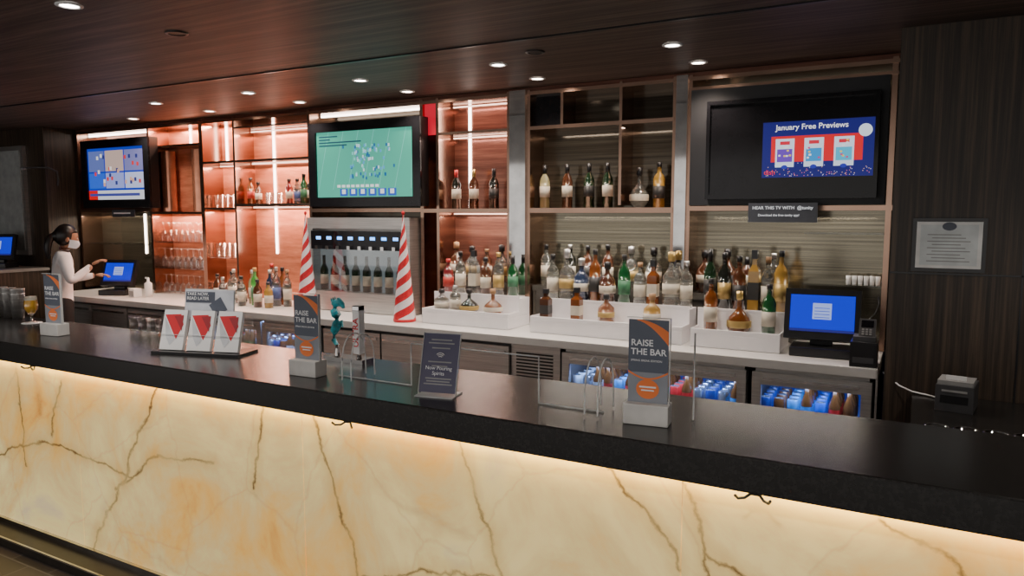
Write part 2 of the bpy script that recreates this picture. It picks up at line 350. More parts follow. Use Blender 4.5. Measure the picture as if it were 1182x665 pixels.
# ------------------------------------------------------------ bottles
def gl(name,c,tr=.0,r=.07): return P("glass_"+name,c,r,0,tr,.5,var=.05)
dk=gl("dark",(.010,.012,.009)); grn=gl("green",(.008,.075,.022),.1); dgrn=gl("deepgreen",(.010,.028,.012)); amb=gl("amber",(.20,.058,.012),.15); gold=gl("gold",(.38,.22,.045),.15); clr=gl("clear",(.5,.52,.5),.9); blu=gl("blue",(.03,.05,.11),.3); brn=gl("brown",(.08,.028,.012),.15); red=gl("red",(.2,.02,.02),.2); straw=gl("straw",(.4,.37,.2),.3)
lw=P("label_cream",(.62,.57,.47),.6); lb=P("label_black",(.03,.03,.03),.5); lr=P("label_red",(.45,.04,.03),.5); lgd=P("label_gold",(.5,.35,.12),.4,.3); lg=P("label_green",(.05,.2,.10),.5); lbl=P("label_blue",(.08,.13,.35),.5)
cb=black; cg=P("cap_gold",(.6,.42,.15),.3,.8); cs=P("cap_silver",(.5,.5,.5),.3,.9); cw=P("cap_wood",(.35,.2,.1),.6); crd=P("cap_red",(.5,.03,.03),.4)
def bottle(name,x,y,z,kind,h,body,lab,cap,r=None):
    q=M()
    if kind=='wine':
        r=r or .0375; pr=[(0,0),(r,0),(r,.25),(r+.0006,.25),(r+.0006,.50),(r,.50),(r,.62),(r*.8,.70),(.015,.78),(.0135,.80),(.015,.80),(.015,1),(0,1)]
        ms=[body,body,lab,lab,lab,body,body,body,body,cap,cap,cap]
    elif kind=='liq':
        r=r or .04; pr=[(0,0),(r,0),(r,.2),(r+.0008,.2),(r+.0008,.48),(r,.48),(r,.64),(r*.75,.72),(.014,.78),(.014,.90),(.017,.90),(.017,1),(0,1)]
        ms=[body,body,lab,lab,lab,body,body,body,body,cap,cap,cap]
    elif kind=='dec':
        r=r or .055; pr=[(0,0),(r*.85,0),(r,.08),(r,.24),(r+.001,.24),(r+.001,.42),(r,.42),(r*.95,.55),(r*.5,.66),(.016,.72),(.016,.82),(.023,.82),(.023,.98),(0,1)]
        ms=[body,body,body,lab,lab,lab,body,body,body,body,cap,cap,cap]
    elif kind=='ball':
        r=r or .07; pr=[(0,0),(r*.6,0),(r*.95,.12),(r,.25),(r*.85,.40),(r*.45,.52),(.014,.60),(.013,.80),(.02,.82),(.02,1),(0,1)]
        ms=[body]*7+[cap]*3
    n=18
    if kind=='sq':
        r=r or .045; n=4; pr=[(0,0),(r,0),(r,.2),(r+.0008,.2),(r+.0008,.48),(r,.48),(r,.66),(r*.5,.74),(.018,.76),(.018,.86),(.024,.86),(.024,1),(0,1)]
        ms=[body,body,lab,lab,lab,body,body,body,body,cap,cap,cap]
    q.lathe((0,0,0),[(a,b_*h) for a,b_ in pr],ms,n,smooth=(n>4),twist=0)
    if kind=='ball':
        q.lathe((0,0,0),[(r*1.0,h*.17),(r*1.03,h*.2),(r*1.03,h*.3),(r*.98,h*.33)],lab,18)
    q.obj(name,loc=(x,y,z),rot=(0,0,math.pi/4 if n==4 else random.uniform(0,1)))
wb="wine_bottle"; lq="liquor_bottle"
S=1.7635
for x,b_,l,c in [(-3.19,dk,lw,crd),(-3.03,brn,lw,cg),(-2.85,dk,lb,cb)]: bottle(wb,x,4.86,1.761,'wine',.30,b_,l,c)
for x,b_,l,c in [(-2.42,straw,lw,cb),(-2.24,brn,lw,cb),(-2.07,dgrn,lb,cb),(-1.93,dgrn,lw,cb)]: bottle(wb,x,4.86,S,'wine',.31,b_,l,c)
bottle(lq,-1.70,4.86,S,'ball',.27,clr,lw,cb,.065); bottle(lq,-1.56,4.86,S,'liq',.30,gold,lb,cb,.04)
for x,b_,l,h in [(-5.47,amb,lr,.24),(-5.37,brn,lw,.2),(-4.98,red,lw,.22),(-4.88,clr,lbl,.22),(-4.8,grn,lg,.26),(-4.72,dk,lw,.24)]: bottle(lq,x,4.86,1.813,'liq',h,b_,l,cb,.032)
for x,y,k,h,b_,l,c in [(-5.46,4.62,'liq',.3,clr,lw,cs),(-5.35,4.6,'dec',.2,clr,lw,cb),(-5.22,4.62,'liq',.3,straw,lw,cs),(-5.12,4.56,'liq',.33,gl("limegreen",(.08,.35,.06),.2),lg,cg),(-5.0,4.62,'liq',.31,blu,lw,cs),(-4.9,4.6,'liq',.34,clr,lbl,cs),(-4.79,4.62,'liq',.32,clr,lw,cw),(-4.86,4.47,'liq',.22,gold,lw,cb),(-5.3,4.70,'liq',.3,brn,lw,cb),(-5.06,4.70,'liq',.36,clr,lr,crd),(-4.93,4.70,'liq',.33,amb,lb,cb),(-5.44,4.48,'liq',.24,clr,lr,cs),(-5.58,4.70,'liq',.27,clr,lw,cb),(-5.68,4.62,'liq',.25,brn,lw,cb),(-5.18,4.46,'liq',.26,clr,lw,cb),(-4.98,4.46,'liq',.24,brn,lw,cb)]:
    bottle(lq,x,y,.92,k,h,b_,l,c,.036 if k=='liq' else None)
def tray(a,c):
    q=M(); q.box(a,c,4.40,4.72,.92,1.0,whiteplastic); q.box(a,c,4.40,4.415,1.0,1.03,whiteplastic); q.box(a,c,4.56,4.72,1.0,1.12,whiteplastic); q.box(a,c,4.56,4.57,1.12,1.14,whiteplastic); q.box(a,a+.01,4.415,4.56,1.0,1.03,whiteplastic); q.box(c-.01,c,4.415,4.56,1.0,1.03,whiteplastic)
    q.obj("tiered_bottle_riser",bevel=.002)
tray(-3.2,-2.47); tray(-2.30,-1.25); tray(-1.2,-.68)
def row(L,y,z):
    for x,k,h,b_,l,c in L: bottle(lq,x,y,z+.001,k,h,b_,l,c)
row([(-3.13,'liq',.26,red,lr,crd),(-3.02,'liq',.32,clr,lw,cb),(-2.90,'sq',.33,clr,lw,cb),(-2.80,'liq',.28,brn,lw,cb),(-2.69,'liq',.32,clr,lgd,cg),(-2.57,'wine',.30,grn,lg,cb)],4.65,1.12)
row([(-3.08,'dec',.17,clr,lw,cb),(-2.96,'liq',.2,clr,lw,cs),(-2.84,'ball',.18,dk,lgd,cb),(-2.64,'ball',.19,amb,lw,cw)],4.485,1.0)
row([(-2.25,'liq',.32,clr,lw,cb),(-2.14,'dec',.36,clr,lgd,cs),(-2.03,'dec',.30,blu,lw,cs),(-1.93,'liq',.36,amb,lb,cb),(-1.84,'dec',.28,brn,lw,cb),(-1.72,'liq',.33,grn,lg,cb),(-1.61,'liq',.28,clr,lw,cw),(-1.52,'sq',.30,amb,lw,cb),(-1.40,'dec',.36,clr,lw,cg),(-1.30,'liq',.3,clr,lw,cs)],4.65,1.12)
row([(-2.22,'sq',.21,brn,lb,cb),(-1.99,'sq',.23,amb,lw,cb),(-1.78,'dec',.20,amb,lgd,cb),(-1.47,'dec',.22,gold,lw,cw)],4.485,1.0)
row([(-1.15,'wine',.38,dgrn,lb,cb),(-1.06,'liq',.36,dk,lgd,cb),(-.97,'liq',.34,brn,lb,cb),(-.88,'sq',.38,gold,lb,cb),(-.80,'liq',.34,clr,lw,cw),(-.725,'liq',.38,gold,lgd,cb)],4.65,1.12)
row([(-1.10,'liq',.33,amb,lw,cb),(-.93,'ball',.26,amb,lgd,cg),(-.76,'liq',.31,grn,lw,cb)],4.485,1.0)
pool=[(clr,lw),(brn,lw),(dgrn,lg),(dk,lw),(brn,lb),(dk,lgd),(clr,lgd)]
for a,c in ((-3.20,-2.72),(-2.41,-1.50),(-1.24,-.72)):
    x=a
    while x<c:
        b_,l=random.choice(pool); bottle(lq,x,4.87,1.202,random.choice(['liq','liq','wine','dec']),random.uniform(.24,.31),b_,l,random.choice([cb,cs,cb,cw])); x+=random.uniform(.12,.2)
# ------------------------------------------------------------ TVs
def em(c,s=1.0): return E("scr_%.3f_%.3f_%.3f_%.1f"%(*c,s),c,s)
def tv(x0,x1,z0,z1,bz,y=4.62):
    e=EM("wall_television",(x0,y,z0))
    q=M(); w=x1-x0;h=z1-z0
    q.box(0,w,.02,.11,0,h,black); q.box(0,w,0,.02,0,bz,blackgloss);q.box(0,w,0,.02,h-bz,h,blackgloss);q.box(0,bz,0,.02,bz,h-bz,blackgloss);q.box(w-bz,w,0,.02,bz,h-bz,blackgloss)
    q.box(w*.3,w*.7,.11,.345,h*.3,h*.7,darkgrey)
    q.obj("housing",e)
    return e,w,h
def quad(q,x0,x1,z0,z1,m,y=.016): q.box(x0,x1,y-.001,y,z0,z1,m)
e,w,h=tv(-7.7,-6.6,1.78,2.47,.085)
q=M(); ix0,ix1,iz0,iz1=.085,w-.085,.085,h-.085; W=ix1-ix0;H_=iz1-iz0
quad(q,ix0,ix1,iz0,iz1,em((.01,.04,.5),1.),.019)
def cell(a,b_,c,d,m,y=.018): quad(q,ix0+a*W,ix0+b_*W,iz0+c*H_,iz0+d*H_,m,y)
cell(.02,.3,.55,.95,em((.12,.16,.45))); cell(.32,.64,.55,.95,em((.55,.4,.35))); cell(.66,.98,.55,.95,em((.2,.2,.45)))
cell(.02,.3,.22,.52,em((.03,.12,.7))); cell(.32,.64,.22,.52,em((.3,.35,.75))); cell(.66,.98,.22,.52,em((.5,.55,.8))); cell(0,1,0,.18,em((.65,.68,.75))); cell(0,.16,0,.18,em((.7,.01,.01)),.017); cell(.02,.9,.07,.12,em((.05,.06,.3)),.0165)
for i in range(26):
    a=random.uniform(.04,.92);c=random.uniform(.25,.85); cell(a,a+.035,c,c+.07,em(random.choice([(.7,.4,.3),(.03,.04,.2),(.7,.05,.05),(.8,.8,.8)])),.0165)
q.obj("screen_picture",e)
e,w,h=tv(-4.5,-3.36,1.78,2.46,.075)
q=M(); ix0,ix1,iz0,iz1=.075,w-.075,.075,h-.075; W=ix1-ix0;H_=iz1-iz0
quad(q,ix0,ix1,iz0,iz1,em((.07,.46,.33),1.),.019)
for i in range(8):
    a=-.15+i*.16
    vs=[(ix0+W*min(1,max(0,a)),.0175,iz0+.12*H_),(ix0+W*min(1,max(0,a+.006)),.0175,iz0+.12*H_),(ix0+W*min(1,max(0,a+.126)),.0175,iz1),(ix0+W*min(1,max(0,a+.12)),.0175,iz1)]
    q.poly(vs,em((.16,.6,.5)))
for i in range(90):
    a=random.gauss(.52,.13);c=random.choice([.3,.42,.55,.66,.74])+random.gauss(0,.02)
    if .2<a<.85 and .15<c<.85: cell(a,a+.016,c,c+.045,em(random.choice([(.6,.8,.85),(.02,.14,.35),(.2,.7,.65),(.1,.4,.7)])),.017)
for i in range(6): cell(.25+i*.1,.33+i*.1,.02,.13,em((.02,.10,.55)),.0165); cell(.27+i*.1,.31+i*.1,.05,.12,em((.8,.85,.9)),.016)
for i in range(9): cell(.22+i*.05,.255+i*.05,.15,.19,em((.85,.9,.9)),.016)
for i,l in enumerate([.2,.12,.45,.3]): cell(.03,.03+l,.92-i*.045,.94-i*.045,em((.02,.08,.12)),.016)
q.obj("screen_picture",e)
q=M(); q.box(-1.31,-.19,4.70,4.74,1.775,2.495,P("black_backer",(.015,.016,.02),.5)); q.box(-.9,-.6,4.74,4.97,1.9,2.3,black); q.obj("tv_backing_board",sh)
e=EM("wall_television",(-1.19,4.62,1.81)); q=M(); w=.96;h=.595
q.box(0,w,.02,.075,0,h,black); q.box(0,w,0,.02,0,.03,blackgloss);q.box(0,w,0,.02,h-.022,h,blackgloss);q.box(0,.022,0,.02,.03,h-.022,blackgloss);q.box(w-.022,w,0,.02,.03,h-.022,blackgloss);q.box(.022,w-.022,.016,.02,.03,h-.022,blackgloss)
q.obj("housing",e)
q=M(); ax0,ax1,az0,az1=.335,.94,.125,.45
quad(q,ax0,ax1,az0,az1,em((.006,.008,.16)),.0155)
quad(q,ax0+.05,ax1-.06,az0+.09,az1-.085,em((.75,.012,.02),1.),.0145)
for i in range(3):
    a=ax0+.075+i*.16
    quad(q,a,a+.105,az0+.06,az1-.10,em((.7,.8,.95)),.0135); quad(q,a+.01,a+.095,az0+.09,az1-.16,em([(.15,.05,.5),(.02,.3,.7),(.05,.5,.75)][i]),.0125)
    quad(q,a+.025,a+.08,az1-.135,az1-.115,em((.7,.02,.05)),.012)
    q.poly([(a+.053+.018*math.cos(t*.628),.012,az0+.06+.012*math.sin(t*.628)) for t in range(10)],em((.02,.03,.4)))
    for j in range(7):
        xx=a+.012+random.random()*.07; zz=az0+.1+random.random()*.1; quad(q,xx,xx+.012,zz,zz+.01,em(random.choice([(.9,.6,.1),(.9,.9,.9),(.6,.05,.2)])),.0118)
q.poly([(ax1-.05+.036*math.cos(t*.4),.0125,az1-.07+.036*math.sin(t*.4)) for t in range(16)],em((.75,.85,.95)))
for i in range(90):
    a=random.uniform(ax0+.01,ax1-.01);c=az0+abs(random.gauss(0,.035)); 
    if c<az1-.02: quad(q,a,a+.004,c+.005,c+.009,em(random.choice([(.8,.5,.3),(.6,.6,.9),(.8,.2,.3)])),.0138)
q.obj("screen_picture",e)
T("January Free Previews",.044,(ax0+.27,.013,az1-.035),em((.95,.95,1.)),e,bold=.0006)
T("dish",.04,(ax0+.045,.012,az0+.03),em((.9,.02,.02)),e)
e=EM("tv_audio_sign",(-.9,4.6,1.70)); q=M(); q.box(-.02,.37,0,.006,-.03,.085,P("sign_dark",(.05,.055,.07),.4)); q.box(.12,.24,.006,.145,.05,.075,black); q.obj("board",e)
T("HEAR THIS TV WITH  @tunity",.026,(.175,-.002,.055),em((.8,.82,.85),.8),e,bold=.0004); T("Download the free tunity app!",.019,(.155,-.002,.012),em((.8,.82,.85),.8),e,bold=.0003)
q=M(); q.box(-7.25,-6.88,4.64,4.646,1.69,1.76,P("sign_dark",(0,0,0))); q.box(-7.22,-6.95,4.638,4.64,1.72,1.735,white); q.obj("tv_caption_sign")
# ------------------------------------------------------------ wine dispenser
e=EM("wine_dispenser"); q=M()
q.box(-4.54,-3.47,4.72,4.95,.923,1.69,steel); q.box(-4.54,-4.48,4.62,4.72,.923,1.69,steel); q.box(-3.53,-3.47,4.62,4.72,.923,1.69,steel); q.box(-4.48,-3.53,4.62,4.72,1.60,1.69,steel)
q.box(-4.48,-3.53,4.60,4.72,1.43,1.58,blackgloss); q.box(-4.48,-3.53,4.60,4.72,.923,1.08,steel); q.box(-4.48,-3.53,4.71,4.719,1.08,1.43,E("dispenser_lit_back",(.30,.36,.38),.45))
for i in range(8): q.box(-4.42+i*.115,-4.37+i*.115,4.598,4.60,1.51,1.535,E("led_blue",(.12,.4,1),4)); q.box(-4.41+i*.115,-4.38+i*.115,4.57,4.60,1.43,1.46,chrome)
q.obj("case",e)
q=M()
for i in range(8):
    q.lathe((-4.40+i*.115,4.665,1.085),[(0,0),(.034,0),(.034,.05),(.035,.05),(.035,.13),(.034,.13),(.034,.17),(.013,.22),(.013,.29),(0,.29)],[dgrn,dgrn,lw,lw,lw,dgrn,dgrn,dgrn,dgrn],14)
q.obj("dispensed_wine_bottles",e)
B("door_pane",-4.48,-3.53,4.605,4.608,1.08,1.43,acrylic,e)
# ------------------------------------------------------------ candy cone trees
cr_=P("candy_red_glitter",(.6,.02,.03),.35,var=.5,scale=300); cw_=P("candy_white_glitter",(.85,.78,.8),.35,var=.15,scale=300)
for x,y in ((-4.36,4.42),(-3.36,4.40)):
    q=M(); q.lathe((x,y,.92),[((.08*(1-k/240)+.003),.02+.78*k/240) for k in range(241)],[cr_,cw_,cr_,cw_],32,twist=.085)
    q.lathe((x,y,.92),[(0,0),(.085,0),(.085,.02),(.0,.02)],cr_,24); q.lathe((x,y,.92),[(.004,.79),(.012,.8),(.012,.815),(0,.825)],cr_,10)
    q.obj("candy_cone_tree")
# ------------------------------------------------------------ POS terminals
def pos(x,y,z,rz,w=.40,h=.29,tilt=.25):
    e=EM("pos_terminal",(x,y,z),(0,0,rz)); q=M()
    q.box(-w*.40,w*.40,-.09,.12,0,.05,black); q.box(-.06,.06,.03,.07,.05,.2,black); q.obj("stand",e,bevel=.004)
    R=Matrix.Translation((0,-.02,.09))@Matrix.Rotation(-tilt,4,'X')
    q=M(); q.X=R; q.box(-w/2,w/2,0,.04,0,h,black); q.box(-w/2+.03,w/2-.03,-.002,0,.045,h-.035,E("pos_blue",(.0,.02,.75),1.))
    q.box(-.05,.05,-.004,-.002,h*.4,h*.72,em((.35,.45,.9))); 
    for i in range(4): q.box(-.04,.04,-.005,-.004,h*.43+i*.018,h*.43+i*.018+.004,em((.05,.1,.6)))
    q.box(-w/2+.03,w/2-.03,-.003,-.002,.045,.06,em((.02,.02,.2))); q.obj("touchscreen",e,bevel=.003)
    return e
pos(-.47,4.47,.92,.05); pos(-6.98,4.48,.92,.35,.36,.27,.35)
e=EM("card_printer",(-.235,4.31,.92)); q=M(); q.box(-.065,.065,-.09,.06,0,.13,black); q.box(-.055,.055,-.06,.05,.13,.155,darkgrey); q.box(-.05,.05,-.092,-.09,.02,.05,darkgrey); q.obj("body",e,bevel=.006)
q=M(); q.X=Matrix.Translation((.01,-.03,.155))@Matrix.Rotation(-.5,4,'X'); q.box(-.04,.04,0,.03,0,.1,darkgrey); q.box(-.03,.03,-.002,0,.05,.09,blackgloss)
for i in range(3):
    for j in range(3): q.box(-.026+i*.018,-.014+i*.018,-.003,0,.008+j*.013,.016+j*.013,grey)
q.tube([(.0,.02,.1),(.03,.02,.14),(.045,.03,.2),(.04,.05,.25)],.003,black,6); q.obj("keypad",e)
e=EM("framed_license",(.118,4.145,1.57)); q=M(); q.box(-.155,.155,-.02,0,-.13,.13,black); q.box(-.137,.137,-.022,-.02,-.112,.112,P("mat_paper",(.85,.86,.85),.5)); q.box(-.12,.12,-.0225,-.022,-.098,.098,P("certificate_paper",(.7,.75,.76),.5))
for i in range(9): q.box(-.09+.02*(i%2),.09-.02*(i%3),-.0232,-.0225,-.08+i*.016,-.076+i*.016,grey)
q.poly([(.03*math.cos(t*.4),-.0235,.09+.02*math.sin(t*.4)) for t in range(16)],slate); q.obj("frame",e)
rc=EM("service_counter"); B("top",.0,2.2,2.62,4.14,.80,.83,granite_m,rc); B("base",.03,2.2,2.66,4.1,0,.80,wood_wall,rc)
e=EM("receipt_printer",(.18,3.9,.83),(0,0,-.15)); q=M(); q.box(-.075,.075,-.1,.1,0,.12,darkgrey); q.box(-.07,.07,-.09,.05,.12,.14,grey); q.box(-.055,.055,-.102,-.1,.04,.075,black); q.box(-.05,.05,-.103,-.1,.09,.1,grey); q.box(-.04,.04,-.06,-.055,.14,.16,white); q.obj("body",e,bevel=.008)
q=M()
for i in range(6):
    for j in range(2): q.lathe((.08+i*.085,2.76+j*.09,.83),[(.03,0),(.037,.16),(.037,.168),(.033,.168),(.026,.01)],glass,16); q.lathe((.08+i*.085,2.76+j*.09,.83),[(.036,.163),(.0385,.166),(.038,.171),(.033,.17)],chrome,16)
q.obj("pint_glasses")
q=M(); q.tube([(-.14,4.24,.9),(-.06,4.13,.86),(.0,4.1,.842),(.06,4.08,.838),(.12,4.04,.836),(.16,4.02,.86)],.004,white,6); q.obj("white_cable")
# ------------------------------------------------------------ bar-top objects
def raise_sign(x,y,rz):
    e=EM("promo_sign",(x,y,1.0705),(0,0,rz)); q=M()
    q.box(-.07,.07,-.035,.035,0,.065,ltgrey); q.obj("base_block",e,bevel=.003)
    q=M(); q.box(-.062,.062,-.003,.003,.065,.325,slate); q.box(-.062,.062,-.0035,-.003,.065,.16,P("sign_grey",(.24,.26,.30),.4))
    o=[];i_=[]
    for k in range(15):
        t=k/14; xx=-.035+.097*t
        o.append((xx,-.0042,.325-.035*t**2)); i_.append((xx,-.0042,.322-.075*t**1.6))
    for k in range(14): q.poly([i_[k],i_[k+1],o[k+1],o[k]],orange)
    o=[(-.062+.124*k/12,-.0043,.165-.022*math.sin(k/12*3.14)) for k in range(13)]
    for k in range(12): q.poly([(o[k][0],-.0043,o[k][2]-.006),(o[k+1][0],-.0043,o[k+1][2]-.006),o[k+1],o[k]],orange)
    q.poly([(.0+.036*math.cos(t*.35),-.0046,.108+.031*math.sin(t*.35)) for t in range(18)],orange)
    q.box(-.026,.026,-.005,-.0046,.112,.117,ink); q.box(-.02,.02,-.005,-.0046,.102,.106,ink)
    q.obj("printed_card",e)
    T("RAISE\nTHE BAR",.028,(-.054,-.0048,.238),ink,e,al='LEFT',bold=.0004)
    T("SPRING BREAK EDITION",.009,(-.054,-.0048,.197),ink,e,al='LEFT')
    q=M(); q.box(.066,.068,-.007,.006,.06,.33,acryledge);q.box(-.068,.068,-.007,.006,.33,.332,acryledge); q.obj("sleeve",e)
raise_sign(-.72,2.17,.12); raise_sign(-2.145,2.165,.05); raise_sign(-4.06,2.24,.1)
e=EM("brochure_rack",(-2.92,2.28,1.0705),(0,0,.28)); q=M()
q.box(-.23,.23,-.07,.09,0,.012,black); q.box(-.225,.225,.06,.065,.012,.17,acrylic); q.obj("base",e)
for i in range(3):
    R=Matrix.Translation((-.15+i*.145,-.035,.016))@Matrix.Rotation(-.3,4,'X'); q=M(); q.X=R
    q.box(-.062,.062,0,.02,0,.19,white); 
    q.poly([(-.055,-.001,.165),(.03,-.001,.17),(.05,-.001,.12),(.02,-.001,.05)],redp)
    q.poly([(-.055,-.001,.155),(.015,-.001,.05),(-.01,-.001,.02),(-.035,-.001,.06)],P("print_pale",(.6,.62,.66),.5)) 
    q.poly([(-.005,-.0015,.16),(.045,-.0015,.165),(.045,-.0015,.09)],P("print_darkred",(.35,.02,.03),.5))
    q.box(-.066,.066,-.004,-.002,.07,.072,acryledge)
    q.obj("brochures",e)
q=M(); q.X=Matrix.Translation((0,.05,.16))@Matrix.Rotation(-.12,4,'X'); q.box(-.13,.13,0,.004,0,.13,P("sign_pale",(.62,.65,.72),.4)); q.box(-.125,.03,-.001,0,.07,.122,slate); q.poly([(.0,-.0015,.06),(.06,-.0015,.1),(.1,-.0015,.04),(.04,-.0015,.005)],slate); q.box(-.134,.134,.004,.006,-.01,.135,acryledge); q.obj("header_sign",e)
T("TAKE NOW,\nREAD LATER",.021,(-.118,.058,.26),ink,e,rot=(math.pi/2-.12,0,0),al='LEFT',bold=.0003)
e=EM("tabletop_notice",(-1.49,2.13,1.0705),(0,0,.2)); q=M(); q.X=Matrix.Rotation(-.28,4,'X')
q.box(-.07,.07,0,.003,.012,.225,purple); q.box(-.073,.073,.003,.006,.225,.228,acryledge); q.box(-.073,-.071,-.003,.006,0,.228,acryledge); q.box(.071,.073,-.003,.006,0,.228,acryledge)
for i,(l,z) in enumerate([(.04,.2),(.05,.188),(.035,.17),(.045,.12),(.03,.105),(.05,.06),(.045,.05),(.055,.04)]): q.box(-l,l,-.001,0,z,z+.0045,grey)
for r_ in (.008,.014,.02): q.tube([(r_*math.cos(a),-.001,.135+r_*math.sin(a)) for a in [.7+.17*k for k in range(11)]],.0014,white,4)
q.obj("card",e)
T("Now Pouring\nSpirits",.019,(0,.019,.088),ink,e,rot=(math.pi/2-.28,0,0))
q=M(); q.box(-.073,.073,-.03,.07,0,.004,acryledge); q.obj("foot",e)
e=EM("acrylic_sneeze_guard"); q=M()
def edge(p): q.tube(p,.0028,acryledge,6)
edge([(-2.02,2.21,1.074),(-1.66,2.21,1.074)]);edge([(-1.66,2.21,1.074),(-1.66,2.21,1.235)]);edge([(-1.66,2.21,1.235),(-1.12,2.21,1.235)]);edge([(-1.12,2.21,1.235),(-1.12,2.21,1.074)]);edge([(-1.12,2.21,1.074),(-.88,2.21,1.074)])
for x in (-1.94,-.92):
    for dx in (0,.045):
        pts=[]
        for k in range(17):
            a=math.pi*k/16; pts.append((x+dx,2.21-.07*math.cos(a),1.077+.175*(math.sin(a)**.55 if math.sin(a)>0.001 else 0)))
        edge(pts)
edge([(-.60,2.26,1.074),(-.60,2.26,1.35)])
q.obj("polished_edges",e)
e=EM("beer_tap_tower",(-2.2,2.46,1.0705)); q=M()
q.box(-.10,.12,-.04,.04,0,.02,chrome); q.lathe((-.055,0,.02),[(.014,0),(.01,.03),(.008,.05),(0,.05)],chrome,12); q.lathe((.07,0,.02),[(.014,0),(.01,.015),(.008,.02),(0,.02)],chrome,12); q.obj("tap_base",e)
teal=P("teal_resin",(.03,.38,.45),.35,var=.5,scale=60); q=M()
q.X=Matrix.Translation((-.02,0,0))
q.tube([(-.035,0,.065),(-.055,0,.09),(-.05,0,.13),(-.03,0,.165),(-.035,0,.20),(-.05,0,.225),(-.045,0,.25),(-.02,0,.262),(.0,0,.25),(.008,0,.235)],[.008,.012,.019,.024,.022,.017,.018,.020,.013,.007],teal,10)
q.tube([(-.03,0,.16),(-.005,0,.175),(.0,0,.15)],[.01,.008,.003],teal,8)
for k in range(5): q.tube([(-.06+.01*k,0,.262-.004*k),(-.066+.012*k,0,.285-.005*abs(k-2))],[.006,.002],teal,6)
q.obj("seahorse_handle",e)
q=M(); q.box(.05,.09,-.018,.018,.04,.25,P("tap_white",(.85,.85,.85),.3)); q.box(.05,.09,-.019,.019,.23,.252,chrome); q.obj("branded_handle",e,bevel=.003)
T("ULTRA",.042,(.07,-.0195,.135),redp,e,rot=(math.pi/2,-math.pi/2,0),bold=.0005)
q=M(); x,y=-4.62,2.42
q.lathe((x,y,1.0705),[(0,0),(.036,.0),(.036,.004),(.006,.012),(.006,.045),(.018,.055),(.036,.085),(.038,.11),(.033,.165),(.034,.165)],glass,20)
q.lathe((x,y,1.0705),[(0,.058),(.016,.058),(.034,.087),(.036,.11),(.034,.14)],P("beer_amber",(.9,.5,.06),.1,0,.15),20)
q.lathe((x,y,1.0705),[(.034,.14),(.032,.16),(0,.163)],P("beer_foam",(.9,.85,.72),.8),20); q.lathe((x,y,1.0705),[(0,.0005),(.055,.0005),(.055,.003),(0,.003)],white,20)
q.obj("beer_glass")
q=M()
for i in range(4): tumbler(q,-3.75+i*.075,2.5,1.071,.034,.09)
q.obj("rocks_glasses")
q=M()
for i in range(3):
    for k in range(3): q.lathe((-5.12+i*.1,2.5,1.071+k*.03),[(.032,0),(.042,.12),(.044,.125),(.04,.125)] if k else [(0,0),(.032,0),(.042,.12),(.044,.125)],steel,16)
q.obj("shaker_tins")
ls=EM("left_service_station"); B("cabinet",-9.6,-8.05,3.9,4.42,0,1.13,wood_wall,ls); B("station_top",-9.65,-8.03,3.87,4.42,1.13,1.159,P("station_stone",(.3,.29,.28),.3),ls)
pos(-8.42,4.1,1.16,.5,.38,.27,.25)
q=M(); q.tube([(-8.02,4.55,2.02),(-7.95,4.52,2.08),(-7.93,4.5,2.16),(-7.98,4.44,2.2),(-8.05,4.36,2.2),(-8.12,4.28,2.19)],.008,darkgrey,8); q.sphere((-8.13,4.27,2.185),(.03,.03,.02),grey); q.obj("gooseneck_lamp")
q=M(); q.lathe((-6.52,4.5,.92),[(0,0),(.035,0),(.035,.13),(.012,.15),(.012,.18),(0,.18)],white,14); q.box(-6.56,-6.51,4.495,4.505,1.095,1.11,white); q.obj("sanitizer_bottle")
q=M(); q.box(-6.68,-6.60,4.4,4.48,.92,1.0,white); q.box(-6.67,-6.61,4.395,4.4,.93,.98,grey); q.obj("napkin_holder")
# ------------------------------------------------------------ bartender
def skin(name,verts,edges,mats,assign,sub=2,root=0):
    me=bpy.data.meshes.new(name); me.from_pydata([v[0] for v in verts],edges,[]); o=bpy.data.objects.new(name,me); C.objects.link(o)
    o.modifiers.new("skin","SKIN"); s=o.modifiers.new("sub","SUBSURF"); s.levels=sub; s.render_levels=sub
    for i,v in enumerate(verts):
        r=v[1]; me.skin_vertices[0].data[i].radius=(r,r) if not isinstance(r,tuple) else r
        me.skin_vertices[0].data[i].use_root=(i==root)
    bpy.context.view_layer.update(); dg=bpy.context.evaluated_depsgraph_get()
    nmesh=bpy.data.meshes.new_from_object(o.evaluated_get(dg)); bpy.data.objects.remove(o)
    nmesh.materials.clear()
    for m in mats: nmesh.materials.append(m)
    for p in nmesh.polygons: p.material_index=assign(p.center); p.use_smooth=True
    ob=bpy.data.objects.new(name,nmesh); C.objects.link(ob); return ob
shirt=P("white_shirt",(.85,.84,.86),.8,var=.06); pants=P("black_trousers",(.012,.012,.014),.8); skinm=P("skin_brown",(.33,.17,.10),.5,var=.05); hairm=P("black_hair",(.008,.006,.006),.35); shoe=P("black_shoes",(.01,.01,.01),.4); maskm=P("face_mask",(.55,.68,.78),.7,var=.03)
w_=EM("bartender_woman",(-6.98,3.93,0),(0,0,-.42))
